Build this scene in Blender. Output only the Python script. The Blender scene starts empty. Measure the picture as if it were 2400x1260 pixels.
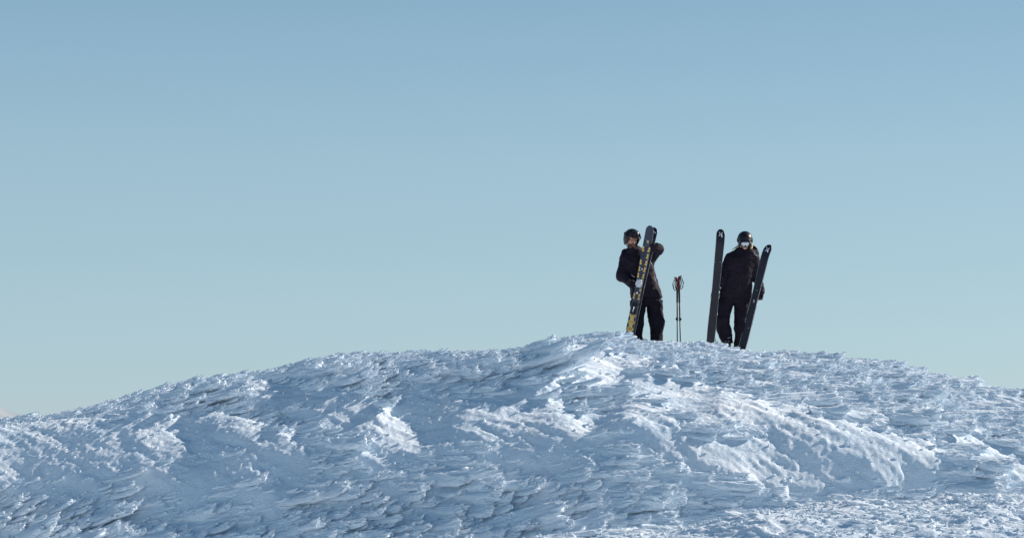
import bpy, math, random
import numpy as np
from mathutils import Vector, Matrix, Quaternion

random.seed(7)
sc = bpy.context.scene
COL = sc.collection
RAD = math.radians

# ------------------------------------------------------------------ camera
F = 5760.0                       # focal length in photograph pixels (2400 px wide)
PITCH = RAD(5.0)
cam_d = bpy.data.cameras.new('camera')
cam_d.sensor_width = 36.0
cam_d.lens = 36.0 * F / 2400.0
cam_d.clip_start = 0.5
cam_d.clip_end = 20000
cam = bpy.data.objects.new('camera', cam_d)
COL.objects.link(cam)
cam.location = (0, 0, 0)
cam.rotation_euler = (RAD(90) + PITCH, 0, 0)
sc.camera = cam

# ------------------------------------------------------------------ sky, sun, exposure
SUN_DIR = Vector((0.79, 0.28, 0.49)).normalized()          # towards the sun
sun_el = math.asin(SUN_DIR.z)
sun_az = math.atan2(SUN_DIR.x, SUN_DIR.y)
w = bpy.data.worlds.new('World')
sc.world = w
w.use_nodes = True
nt = w.node_tree
nt.nodes.clear()
out = nt.nodes.new('ShaderNodeOutputWorld')
bg = nt.nodes.new('ShaderNodeBackground')
sky = nt.nodes.new('ShaderNodeTexSky')
sky.sky_type = 'NISHITA'
sky.sun_disc = False
sky.sun_elevation = sun_el
sky.sun_rotation = sun_az
sky.altitude = 1500
sky.air_density = 1.0
sky.dust_density = 1.5
sky.ozone_density = 2.5
tint = nt.nodes.new('ShaderNodeMix')
tint.data_type = 'RGBA'
tint.blend_type = 'MULTIPLY'
tint.inputs[0].default_value = 1.0
tint.inputs[7].default_value = (0.97, 1.06, 0.98, 1)
nt.links.new(sky.outputs[0], tint.inputs[6])
# pale air at the horizon, all round; unseen upper stops shaped for snow fill
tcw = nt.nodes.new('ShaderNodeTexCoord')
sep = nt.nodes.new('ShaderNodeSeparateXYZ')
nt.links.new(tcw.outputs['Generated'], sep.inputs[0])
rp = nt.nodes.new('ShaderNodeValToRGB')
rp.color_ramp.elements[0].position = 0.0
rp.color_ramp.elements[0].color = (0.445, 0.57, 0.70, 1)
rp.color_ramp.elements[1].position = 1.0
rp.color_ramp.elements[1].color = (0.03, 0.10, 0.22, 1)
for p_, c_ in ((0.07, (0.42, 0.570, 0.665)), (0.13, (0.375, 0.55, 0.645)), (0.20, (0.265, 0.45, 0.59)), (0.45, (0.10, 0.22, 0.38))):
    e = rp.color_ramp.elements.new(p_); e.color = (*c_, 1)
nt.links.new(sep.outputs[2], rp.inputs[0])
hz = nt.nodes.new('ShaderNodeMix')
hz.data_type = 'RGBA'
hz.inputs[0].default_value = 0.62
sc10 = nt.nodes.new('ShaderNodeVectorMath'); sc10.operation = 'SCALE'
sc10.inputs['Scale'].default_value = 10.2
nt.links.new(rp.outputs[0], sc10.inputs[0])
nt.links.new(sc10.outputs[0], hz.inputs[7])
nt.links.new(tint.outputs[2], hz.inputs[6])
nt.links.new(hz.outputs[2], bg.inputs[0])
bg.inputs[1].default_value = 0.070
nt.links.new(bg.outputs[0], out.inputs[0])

sun_d = bpy.data.lights.new('sun', 'SUN')
sun_d.energy = 4.6
sun_d.angle = RAD(0.53)
sun_d.color = (1.0, 0.88, 0.77)
sun = bpy.data.objects.new('sun', sun_d)
COL.objects.link(sun)
sun.rotation_euler = SUN_DIR.to_track_quat('Z', 'Y').to_euler()

sc.view_settings.view_transform = 'Standard'
sc.view_settings.look = 'None'
sc.view_settings.gamma = 1.0
sc.view_settings.use_curve_mapping = False
sc.view_settings.exposure = 0.56
sc.cycles.max_bounces = 8
sc.cycles.diffuse_bounces = 7

# ------------------------------------------------------------------ helpers
def P(u, v, d):
    """world point seen at photograph pixel (u, v) at depth d"""
    xc = (u - 1200.0) / F * d
    zc = (630.0 - v) / F * d
    return (xc, d * math.cos(PITCH) - zc * math.sin(PITCH), d * math.sin(PITCH) + zc * math.cos(PITCH))

def to_px(x, y, z):
    yc = y * math.cos(PITCH) + z * math.sin(PITCH)
    zc = -y * math.sin(PITCH) + z * math.cos(PITCH)
    return 1200.0 + F * x / yc, 630.0 - F * zc / yc

def tag(o, label=None, cat=None, group=None, kind=None):
    if label: o['label'] = label
    if cat: o['category'] = cat
    if group: o['group'] = group
    if kind: o['kind'] = kind
    return o

def empty(name, loc=(0, 0, 0), label=None, cat=None, group=None):
    o = bpy.data.objects.new(name, None)
    o.empty_display_size = 0.1
    o.location = loc
    COL.objects.link(o)
    return tag(o, label, cat, group)

def mesh_obj(name, verts, faces, mat, parent=None, smooth=True):
    me = bpy.data.meshes.new(name)
    if isinstance(verts, np.ndarray) and isinstance(faces, np.ndarray):
        nv, nf, k = len(verts), len(faces), faces.shape[1]
        me.vertices.add(nv)
        me.vertices.foreach_set('co', verts.astype(np.float32).ravel())
        me.loops.add(nf * k)
        me.loops.foreach_set('vertex_index', faces.astype(np.int32).ravel())
        me.polygons.add(nf)
        me.polygons.foreach_set('loop_start', np.arange(0, nf * k, k, dtype=np.int32))
        me.update(calc_edges=True)
    else:
        me.from_pydata([tuple(v) for v in verts], [], [tuple(f) for f in faces])
        me.update()
    if smooth:
        me.polygons.foreach_set('use_smooth', np.ones(len(me.polygons), dtype=bool))
    if mat: me.materials.append(mat)
    o = bpy.data.objects.new(name, me)
    COL.objects.link(o)
    if parent: o.parent = parent
    return o

# gradient noise ------------------------------------------------------
_rng = np.random.RandomState(11)
_perm = _rng.permutation(256).astype(np.int32)
_perm = np.concatenate([_perm, _perm, _perm])
_ang = _rng.rand(256) * 2 * np.pi
_g2 = np.stack([np.cos(_ang), np.sin(_ang)], 1).astype(np.float32)
_g3 = _rng.randn(256, 3).astype(np.float32)
_g3 /= np.linalg.norm(_g3, axis=1, keepdims=True)

def _fade(t): return t * t * t * (t * (t * 6 - 15) + 10)

def noise2(x, y, seed=0):
    xi = np.floor(x).astype(np.int32); yi = np.floor(y).astype(np.int32)
    xf = (x - xi).astype(np.float32); yf = (y - yi).astype(np.float32)
    u = _fade(xf); v = _fade(yf)
    r = 0
    def g(dx, dy):
        h = _perm[(_perm[(xi + dx + seed * 37) & 255] + yi + dy + seed * 91) & 255]
        gg = _g2[h]
        return gg[..., 0] * (xf - dx) + gg[..., 1] * (yf - dy)
    a = g(0, 0); b = g(1, 0); c = g(0, 1); d = g(1, 1)
    return (a + u * (b - a)) * (1 - v) + (c + u * (d - c)) * v

def fbm2(x, y, seed=0, oct=4, gain=0.5):
    r = 0; a = 1.0
    for o in range(oct):
        r = r + a * noise2(x * 2 ** o, y * 2 ** o, seed + o * 3)
        a *= gain
    return r

def noise3(x, y, z, seed=0):
    xi = np.floor(x).astype(np.int32); yi = np.floor(y).astype(np.int32); zi = np.floor(z).astype(np.int32)
    xf = x - xi; yf = y - yi; zf = z - zi
    u = _fade(xf); v = _fade(yf); w_ = _fade(zf)
    def g(dx, dy, dz):
        h = _perm[(_perm[(_perm[(xi + dx + seed * 31) & 255] + yi + dy) & 255] + zi + dz + seed * 17) & 255]
        gg = _g3[h]
        return gg[..., 0] * (xf - dx) + gg[..., 1] * (yf - dy) + gg[..., 2] * (zf - dz)
    l = lambda a, b, t: a + t * (b - a)
    return l(l(l(g(0,0,0), g(1,0,0), u), l(g(0,1,0), g(1,1,0), u), v),
             l(l(g(0,0,1), g(1,0,1), u), l(g(0,1,1), g(1,1,1), u), v), w_)

def smoothstep(a, b, x):
    t = np.clip((x - a) / (b - a), 0, 1)
    return t * t * (3 - 2 * t)

# implicit surfaces ---------------------------------------------------
def surface_nets(D, lo, h):
    neg = D < 0
    n = np.array(D.shape)
    cid = {}
    keys = []; pos = []
    quads = []
    def key(c): return (c[:, 0] * n[1] + c[:, 1]) * n[2] + c[:, 2]
    off = {0: [(0, 0, 0), (0, -1, 0), (0, -1, -1), (0, 0, -1)],
           1: [(0, 0, 0), (0, 0, -1), (-1, 0, -1), (-1, 0, 0)],
           2: [(0, 0, 0), (-1, 0, 0), (-1, -1, 0), (0, -1, 0)]}
    for ax in range(3):
        sl0 = [slice(None)] * 3; sl1 = [slice(None)] * 3
        sl0[ax] = slice(0, -1); sl1[ax] = slice(1, None)
        cr = neg[tuple(sl0)] != neg[tuple(sl1)]
        e = np.argwhere(cr)
        if not len(e): continue
        inner = np.ones(len(e), bool)
        for k in range(3):
            if k != ax: inner &= (e[:, k] > 0) & (e[:, k] < n[k] - 1)
        e = e[inner]
        e2 = e.copy(); e2[:, ax] += 1
        a = D[tuple(e.T)]; b = D[tuple(e2.T)]
        t = a / (a - b)
        p = e.astype(np.float64); p[:, ax] += t
        ks = []
        for o in off[ax]:
            k_ = key(e + np.array(o)); ks.append(k_)
            keys.append(k_); pos.append(p)
        q = np.stack(ks, 1)
        flip = a > 0
        q[flip] = q[flip][:, ::-1]
        quads.append(q)
    keys = np.concatenate(keys); pos = np.concatenate(pos); quads = np.concatenate(quads)
    uk, inv = np.unique(keys, return_inverse=True)
    cnt = np.bincount(inv)
    V = np.stack([np.bincount(inv, pos[:, i]) / cnt for i in range(3)], 1)
    V = V * h + np.array(lo)
    Fq = np.searchsorted(uk, quads)
    return V, Fq

def sdf_mesh(fn, lo, hi, h):
    ax = [np.arange(lo[i] - 2 * h, hi[i] + 2 * h, h, dtype=np.float32) for i in range(3)]
    X, Y, Z = np.meshgrid(*ax, indexing='ij')
    D = fn(X, Y, Z).astype(np.float32)
    return surface_nets(D, [a[0] for a in ax], h)

def smin(a, b, k):
    if k <= 0: return np.minimum(a, b)
    h = np.clip(0.5 + 0.5 * (b - a) / k, 0, 1)
    return b * (1 - h) + a * h - k * h * (1 - h)

def smax(a, b, k): return -smin(-a, -b, k)

def capsule(X, Y, Z, a, b, r1, r2, sy=1.0):
    a = np.array(a, np.float32); b = np.array(b, np.float32)
    d = b - a
    d2 = float(d @ d) + 1e-9
    px, py, pz = X - a[0], Y - a[1], Z - a[2]
    t = np.clip((px * d[0] + py * d[1] + pz * d[2]) / d2, 0, 1)
    qx, qy, qz = px - t * d[0], (py - t * d[1]) / sy, pz - t * d[2]
    return np.sqrt(qx * qx + qy * qy + qz * qz) - (r1 + (r2 - r1) * t)

def ellipsoid(X, Y, Z, c, r):
    k = np.sqrt(((X - c[0]) / r[0]) ** 2 + ((Y - c[1]) / r[1]) ** 2 + ((Z - c[2]) / r[2]) ** 2)
    return (k - 1) * min(r)

def loft(X, Y, Z, rows, power=2.3):
    """vertical loft; rows of (z, cx, cy, rx, ry) from bottom to top, flat ends"""
    z = np.array([r[0] for r in rows]); 
    zi = Z
    f = [np.interp(zi, z, np.array([r[k] for r in rows])).astype(np.float32) for k in (1, 2, 3, 4)]
    k = (np.abs((X - f[0]) / f[2]) ** power + np.abs((Y - f[1]) / f[3]) ** power) ** (1 / power)
    d = (k - 1) * np.minimum(f[2], f[3])
    return np.maximum(d, np.maximum(z[0] - Z, Z - z[-1]))

# ------------------------------------------------------------------ materials
def new_mat(name, base=(0.5, 0.5, 0.5), rough=0.6, metal=0.0, spec=0.5):
    m = bpy.data.materials.new(name)
    m.use_nodes = True
    b = m.node_tree.nodes['Principled BSDF']
    b.inputs['Base Color'].default_value = (*base, 1)
    b.inputs['Roughness'].default_value = rough
    b.inputs['Metallic'].default_value = metal
    b.inputs['Specular IOR Level'].default_value = spec
    return m, m.node_tree, b

def noisy(m_tuple, c1, c2, scale=20.0, bump=0.0, bscale=60.0, detail=4, bdist=0.01):
    """vary the base colour between c1 and c2 and add fine relief"""
    m, t, b = m_tuple
    tc = t.nodes.new('ShaderNodeTexCoord')
    n = t.nodes.new('ShaderNodeTexNoise')
    n.inputs['Scale'].default_value = scale
    n.inputs['Detail'].default_value = detail
    r = t.nodes.new('ShaderNodeValToRGB')
    r.color_ramp.elements[0].position = 0.35
    r.color_ramp.elements[1].position = 0.65
    r.color_ramp.elements[0].color = (*c1, 1)
    r.color_ramp.elements[1].color = (*c2, 1)
    t.links.new(tc.outputs['Object'], n.inputs['Vector'])
    t.links.new(n.outputs['Fac'], r.inputs[0])
    t.links.new(r.outputs[0], b.inputs['Base Color'])
    if bump:
        n2 = t.nodes.new('ShaderNodeTexNoise')
        n2.inputs['Scale'].default_value = bscale
        n2.inputs['Detail'].default_value = 5
        bp = t.nodes.new('ShaderNodeBump')
        bp.inputs['Strength'].default_value = bump
        bp.inputs['Distance'].default_value = bdist
        t.links.new(tc.outputs['Object'], n2.inputs['Vector'])
        t.links.new(n2.outputs['Fac'], bp.inputs['Height'])
        t.links.new(bp.outputs[0], b.inputs['Normal'])
    return m

def snow_material():
    m, t, b = new_mat('snow', (0.80, 0.86, 0.92), 1.0, 0, 0.0)
    tc = t.nodes.new('ShaderNodeTexCoord')
    n = t.nodes.new('ShaderNodeTexNoise'); n.inputs['Scale'].default_value = 1.3; n.inputs['Detail'].default_value = 3
    r = t.nodes.new('ShaderNodeValToRGB')
    r.color_ramp.elements[0].position = 0.3; r.color_ramp.elements[1].position = 0.7
    r.color_ramp.elements[0].color = (0.68, 0.80, 0.90, 1)
    r.color_ramp.elements[1].color = (0.80, 0.87, 0.93, 1)
    t.links.new(tc.outputs['Object'], n.inputs['Vector'])
    t.links.new(n.outputs['Fac'], r.inputs[0])
    t.links.new(r.outputs[0], b.inputs['Base Color'])
    mp = t.nodes.new('ShaderNodeMapping'); mp.inputs['Scale'].default_value = (0.55, 1.0, 1.0)
    ge = t.nodes.new('ShaderNodeNewGeometry')
    t.links.new(ge.outputs['Position'], mp.inputs[0])
    n2 = t.nodes.new('ShaderNodeTexNoise'); n2.inputs['Scale'].default_value = 45; n2.inputs['Detail'].default_value = 6
    n2.inputs['Roughness'].default_value = 0.65
    t.links.new(mp.outputs[0], n2.inputs['Vector'])
    bp = t.nodes.new('ShaderNodeBump'); bp.inputs['Strength'].default_value = 0.85; bp.inputs['Distance'].default_value = 0.025
    t.links.new(n2.outputs['Fac'], bp.inputs['Height'])
    t.links.new(bp.outputs[0], b.inputs['Normal'])
    tr = t.nodes.new('ShaderNodeBsdfTranslucent')
    t.links.new(r.outputs[0], tr.inputs['Color'])
    t.links.new(bp.outputs[0], tr.inputs['Normal'])
    mx = t.nodes.new('ShaderNodeMixShader'); mx.inputs[0].default_value = 0.0
    t.links.new(b.outputs[0], mx.inputs[1]); t.links.new(tr.outputs[0], mx.inputs[2])
    t.links.new(mx.outputs[0], t.nodes['Material Output'].inputs['Surface'])
    return m
M_snow = snow_material()

# ------------------------------------------------------------------ snow hill
SIL = [(-400,1040),(-200,1000),(0,976),(60,978),(119,976),(167,966),(246,944),(310,924),(369,911),(436,896),(516,881),(575,874),
 (635,863),(690,846),(734,842),(800,838),(832,831),(891,821),(919,825),(959,818),(1010,818),(1078,821),(1117,821),
 (1141,828),(1177,822),(1236,811),(1268,797),(1300,788),(1308,794),(1356,782),(1395,775),(1431,774),(1449,782),
 (1453,791),(1475,797),(1554,797),(1600,798),(1671,799),(1693,806),(1716,822),(1759,821),(1790,820),(1878,824),
 (1917,828),(1957,835),(1997,843),(2036,850),(2076,848),(2104,850),(2136,868),(2156,880),(2207,874),(2235,880),
 (2275,900),(2334,903),(2374,908),(2400,912),(2600,945),(2900,1010)]
SU = np.array([s[0] for s in SIL], float); SV = np.array([s[1] for s in SIL], float)
YR = 39.6
ZF = -3.2
dd = np.linspace(0, 40, 801)
slope = np.interp(dd, [0, 1, 3, 4.5, 6.0, 6.8, 8.2, 9.5, 12, 40], [.06, .20, .31, .46, .62, 1.3, 1.8, .8, .1, .0])
DROP = np.concatenate([[0], np.cumsum((slope[1:] + slope[:-1]) / 2 * np.diff(dd))])
DMAX = DROP[-1]

def axis_coords(lo, hi, step, far):
    a = np.arange(lo, hi, step)
    left = []; x = lo; s = step
    while x > -far:
        s *= 1.28; x -= s; left.append(x)
    right = []; x = a[-1]; s = step
    while x < far:
        s *= 1.28; x += s; right.append(x)
    return np.concatenate([left[::-1], a, right])

def gl(u, v, u0, v0, u1, v1, width, soft=1.0):
    """gaussian along a segment given in photograph pixels of the bare slope"""
    dx, dy = u1 - u0, v1 - v0
    L2 = dx * dx + dy * dy
    t = np.clip(((u - u0) * dx + (v - v0) * dy) / L2, 0, 1)
    d2 = (u - u0 - t * dx) ** 2 + (v - v0 - t * dy) ** 2
    return np.exp(-d2 / (width * width))

def cellrand(i, j, seed, k):
    h = (i.astype(np.int64) * 374761393 + j.astype(np.int64) * 668265263 + seed * 1274126177 + k * 2246822519) & 0xffffffff
    h = ((h ^ (h >> 13)) * 1274126177) & 0xffffffff
    h = h ^ (h >> 16)
    return (h & 0xffff).astype(np.float32) / 65535.0

def flakes(X, Y, L, W, seed, sharp=0.12, dens=0.85):
    """overlapping feathers of rime: each grows slowly from its root and breaks off at a ragged right-hand tip"""
    a = X / L; b = Y / W
    ai = np.floor(a).astype(np.int32); bi = np.floor(b).astype(np.int32)
    H = np.zeros_like(X, dtype=np.float32)
    for di in (-1, 0, 1, 2):
        for dj in (-1, 0, 1):
            i = ai + di; j = bi + dj
            ca = i + 0.15 + 0.8 * cellrand(i, j, seed, 1) + 0.5 * (j & 1)
            cb = j + 0.1 + 0.8 * cellrand(i, j, seed, 2)
            amp = 0.35 + 0.65 * cellrand(i, j, seed, 3)
            amp = np.where(cellrand(i, j, seed, 4) > dens, 0, amp)
            da = (a - ca).astype(np.float32); db = (b - cb).astype(np.float32)
            tip = 0.18 - 0.42 * db * db                       # pointed tip
            ramp = np.clip((da + 1.25) / 1.35, 0, 1)
            ramp = ramp * ramp * (1.6 - 0.6 * ramp)
            cut = np.clip((tip - da) / sharp, 0, 1)
            prof = np.clip(1 - (db / 0.82) ** 2, 0, 1)
            h = amp * ramp * cut * prof ** 0.7
            H = np.maximum(H, h)
    return H

def mound_v(u):
    return np.interp(u, [900, 1150, 1400, 1650, 1750, 1850, 2000, 2150, 2300, 2500, 2800],
                     [1320, 1290, 1262, 1236, 1217, 1200, 1188, 1184, 1176, 1164, 1150])

def build_hill():
    xs = axis_coords(-9.0, 9.0, 0.022, 3000)
    ys = axis_coords(27.2, 40.9, 0.022, 3000)
    X, Y = np.meshgrid(xs, ys)
    X = X.astype(np.float32); Y = Y.astype(np.float32)
    U = 1200 + F * X / np.maximum(np.abs(Y), 25)             # column in the picture
    Uq = 1200 + F * X / 39.7
    vs = np.interp(Uq, SU, SV)
    zr = 39.7 * np.tan(PITCH - np.arctan((vs - 630) / F))
    d = YR - Y
    uu = np.arange(-3000, 5400, 10.0)                          # the same outline smoothed, used lower down the slope
    kk = np.exp(-(np.arange(-45, 46) / 16.0) ** 2); kk /= kk.sum()
    vsm = np.interp(Uq, uu, np.convolve(np.pad(np.interp(uu, SU, SV), 45, 'edge'), kk, 'valid'))
    zsm = 39.7 * np.tan(PITCH - np.arctan((vsm - 630) / F))
    bl = smoothstep(0.1, 2.0, d)
    zr = (zr * (1 - bl) + zsm * bl).astype(np.float32)
    fr = np.interp(np.clip(d, 0, 40), dd, DROP) / DMAX
    Z = ZF + (zr - ZF) * (1 - fr)
    Z = Z + 1.4 * smoothstep(24, 6, Y)
    back = np.clip(-d, 0, None)
    Z = Z - np.where(back > 0, 0.035 * back ** 2 / (1 + 0.12 * back) + 0.02 * back, 0)
    Z = np.maximum(Z, -60 + 0 * Z)
    Z = Z + 0.21 * (0.6 - 1.5 * np.log1p(np.exp(np.clip((2.0 - X) / 1.5, -20, 20)))) * smoothstep(-60, -12, X) * smoothstep(3.6, 7.6, d) * smoothstep(14, 9, d)
    # large forms, laid out on the bare slope
    _, V0 = to_px(X, np.maximum(Y, 5), Z)
    U0 = U
    A = np.zeros_like(Z)
    A += 0.26 * gl(U0, V0, 1250, 850, 1420, 800, 45)           # rime block left of the skiers
    A -= 0.12 * gl(U0, V0, 1325, 905, 1372, 1000, 40)          # cleft below it
    A -= 0.14 * gl(U0, V0, 1400, 960, 1440, 900, 40)
    A += 0.22 * gl(U0, V0, 1000, 900, 1290, 905, 48)
    A += 0.18 * gl(U0, V0, 1100, 1000, 1330, 1000, 60)
    A += 0.16 * gl(U0, V0, 700, 860, 850, 870, 30)
    A += 0.15 * gl(U0, V0, 760, 930, 880, 960, 45)
    A -= 0.17 * gl(U0, V0, 500, 930, 700, 990, 28)
    A -= 0.10 * gl(U0, V0, 880, 900, 990, 1010, 32)
    A -= 0.09 * gl(U0, V0, 425, 985, 465, 1060, 24)
    A += 0.12 * gl(U0, V0, 520, 1000, 650, 1060, 50)
    A += 0.20 * gl(U0, V0, 1480, 1000, 1720, 1090, 55)
    A += 0.20 * gl(U0, V0, 1700, 960, 2230, 1130, 52)
    A -= 0.17 * gl(U0, V0, 1780, 850, 1930, 930, 22)
    A += 0.16 * gl(U0, V0, 1850, 900, 2130, 960, 36)
    A -= 0.16 * gl(U0, V0, 2260, 960, 2400, 1060, 36)
    A -= 0.40 * gl(U0, V0, 1500, 1190, 2350, 1180, 50)
    A -= 0.34 * gl(U0, V0, -60, 1185, 600, 1205, 45)
    A -= 0.30 * gl(U0, V0, 700, 1170, 1350, 1190, 40)
    A -= 0.16 * gl(U0, V0, 60, 1120, 420, 1160, 40)
    A -= 0.14 * gl(U0, V0, 640, 1100, 1300, 1110, 30)
    A += 0.14 * gl(U0, V0, 1320, 1210, 1600, 1190, 26)
    A += 0.12 * gl(U0, V0, 850, 1190, 1150, 1160, 28)
    # smooth drift with a crisp edge, far left
    vl = np.interp(U0, [0, 120, 250, 400, 560], [1022, 1003, 985, 970, 968])
    s = V0 - vl
    A += 0.15 * np.where(s > 0, np.exp(-(s / 60) ** 2), np.exp(-(s / 7) ** 2)) * smoothstep(520, 300, U0)
    A *= 0.6
    near = smoothstep(27.3, 29.0, Y) * smoothstep(60, 44, Y)
    wx = X + 0.5 * noise2(X * 0.35, Y * 0.35, 5); wy = Y + 0.6 * noise2(X * 0.3, Y * 0.3, 6)
    A += (0.12 * noise2(wx * 0.22 + 0.3 * wy, wy * 0.6, 1) + 0.07 * noise2(wx * 0.5, wy * 1.2, 2)) * near
    # mound in front, lower right
    vm = mound_v(U)
    zm = 30.6 * np.tan(PITCH - np.arctan((vm - 630) / F))
    dm = Y - 30.6
    zm = zm - np.where(dm > 0, 0.30 * dm ** 2, 0.07 * dm ** 2) - 0.05 * np.abs(dm) + 0.12 * noise2(X * 0.9, Y * 1.1, 9) + .05
    zb = Z + A
    k = 0.10
    hh = np.clip(0.5 + 0.5 * (zm - zb) / k, 0, 1)
    onm = smoothstep(-0.1, 0.15, zm - zb) * (Y > 5)
    zb2 = zb * (1 - hh) + zm * hh + k * hh * (1 - hh)
    Zb = np.where((Y > 22) & (Y < 36), zb2, zb)
    # ---- where is it smooth, where ragged
    S = np.zeros_like(Z)
    for (a, b, c, e, wd, am) in [(-60, 1070, 420, 1030, 75, 1.1), (480, 1020, 640, 1070, 75, 1.), (300, 1105, 640, 1110, 45, .9),
                                 (760, 960, 900, 1040, 70, .9), (940, 985, 1310, 1030, 75, 1.1), (1340, 850, 1480, 890, 50, 1.),
                                 (1470, 960, 1560, 1040, 60, .8), (1540, 920, 2150, 1100, 50, 1.1), (1500, 1060, 2000, 1100, 45, 1.), (1800, 850, 1900, 905, 24, 1.),
                                 (2250, 1040, 2450, 1120, 40, .9), (560, 900, 700, 940, 30, .9)]:
        S = np.maximum(S, am * gl(U0, V0, a, b, c, e, wd))
    S = np.clip(S * .95 + 0.55 * noise2(X * 1.1, Y * 1.3, 21), 0, 1) * (1 - onm)
    R = 1 - S
    # growth direction: to the right and away, feathers standing up from the slope
    th = RAD(-38)
    XA = X * math.cos(th) + Y * math.sin(th) + 0.02 * X * X
    YA = -X * math.sin(th) + Y * math.cos(th)
    q = 0.25 * noise2(X * 0.9, Y * 1.1, 31)
    q2 = 0.07 * noise2(X * 3.0, Y * 5.0, 32); q3 = 0.03 * noise2(X * 11, Y * 16, 33)
    q4 = 0.09 * noise2(XA * 1.2, YA * 6, 34) + 0.06 * noise2(XA * 3, YA * 15, 35) + 0.03 * noise2(XA * 6, YA * 32, 36)
    H = np.zeros_like(Z)
    cr = np.exp(-np.clip(d, 0, None) / 2.2)                     # crest zone
    mod = np.clip(0.75 + 1.1 * noise2(X * 0.6, Y * 0.6, 41), 0.15, 1.3)
    Xw = XA + q + q2 + q3 + q4; Yw = YA + 0.5 * q + q2 * .5 + q3 * .5
    H += 0.10 * (1 - 0.6 * cr) * flakes(Xw, Yw, 1.1, 0.6, 1, 0.30) * (0.12 + 0.88 * R)
    H += 0.05 * flakes(Xw + q2, Yw, 0.5, 0.26, 2, 0.16) * (0.20 + 0.80 * R) * mod
    st = noise2(Xw * 1.3, Yw * 6, 61); st2 = noise2(Xw * 3, Yw * 14, 62)
    H += (0.048 * st + 0.022 * st2 + 0.035 * noise2(X * 1.6, Y * 2.4, 63)) * (0.6 + 0.4 * R)
    H += 0.012 * noise2(X * 16, Y * 16, 51) + 0.010 * noise2(X * 9, Y * 20, 52)
    # calm where the skiers stand
    for (su, r, am) in ((1515, 0.45, .6), (1590, 0.3, .8), (1672, 0.2, .6), (1722, 0.33, .8)):
        px, py, _ = P(su, 810, 40.1)
        H *= 1 - am * np.exp(-(((X - px) / r) ** 2 + ((Y - py - .2) / 0.5) ** 2))
    H *= near
    fade = near
    XX = X + 0.5 * H * fade; ZZ = Zb + 0.9 * H; YY = Y - 0.35 * H
    # silhouette correction: the crest must meet the outline seen in the photograph
    bins = np.arange(-500, 3000, 8.0)
    rows = np.where((ys > 34) & (ys < 44))[0]
    wgt = np.exp(-(np.clip(d, 0, None) / 1.3) ** 2) * smoothstep(46, 42, Y)
    for it in range(3):
        u_, v_ = to_px(XX[rows], YY[rows], ZZ[rows])
        bi = np.clip(((u_ + 500) / 8).astype(int), 0, len(bins) - 1)
        mv = np.full(len(bins), 1e9)
        np.minimum.at(mv, bi.ravel(), v_.ravel())
        ok = mv < 1e8
        c = bins[ok] + 4; e = (mv[ok] - np.interp(c, SU, SV) - np.interp(c, [0, 1000, 1290, 1450, 1480, 1700, 1715, 1765, 1800, 2400], [5, 5, 4, 4, 2, 4, 5, 5, 4, 4]))
        kk = np.exp(-(np.arange(-6, 7) / 1.6) ** 2); kk /= kk.sum()
        e = np.convolve(np.pad(e, 6, 'edge'), kk, 'valid')
        dz = np.interp(1200 + F * X / 39.3, c, e) / F * 39.5
        ZZ = ZZ + (dz * wgt).astype(np.float32)
    ny, nx = X.shape
    idx = np.arange(ny * nx, dtype=np.int32).reshape(ny, nx)
    faces = np.stack([idx[:-1, :-1], idx[:-1, 1:], idx[1:, 1:], idx[1:, :-1]], -1).reshape(-1, 4)
    verts = np.stack([XX, YY, ZZ], -1).reshape(-1, 3)
    o = mesh_obj('snow_hill', verts, faces, M_snow)
    tag(o, 'wind-blown hill covered in overlapping feathers of white rime', None, None, 'structure')
    hill_info.update(XX=XX, YY=YY, ZZ=ZZ, R=R, onm=onm, cr=cr, U=U0, V=V0, mod=mod)
    return o, xs, ys, ZZ
hill_info = {}
hill, GX, GY, GZ = build_hill()
print('hill faces', len(hill.data.polygons))

def ground(x, y):
    j = np.searchsorted(GX, x); i = np.searchsorted(GY, y)
    return float(GZ[i - 1:i + 1, j - 1:j + 1].mean())

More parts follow.
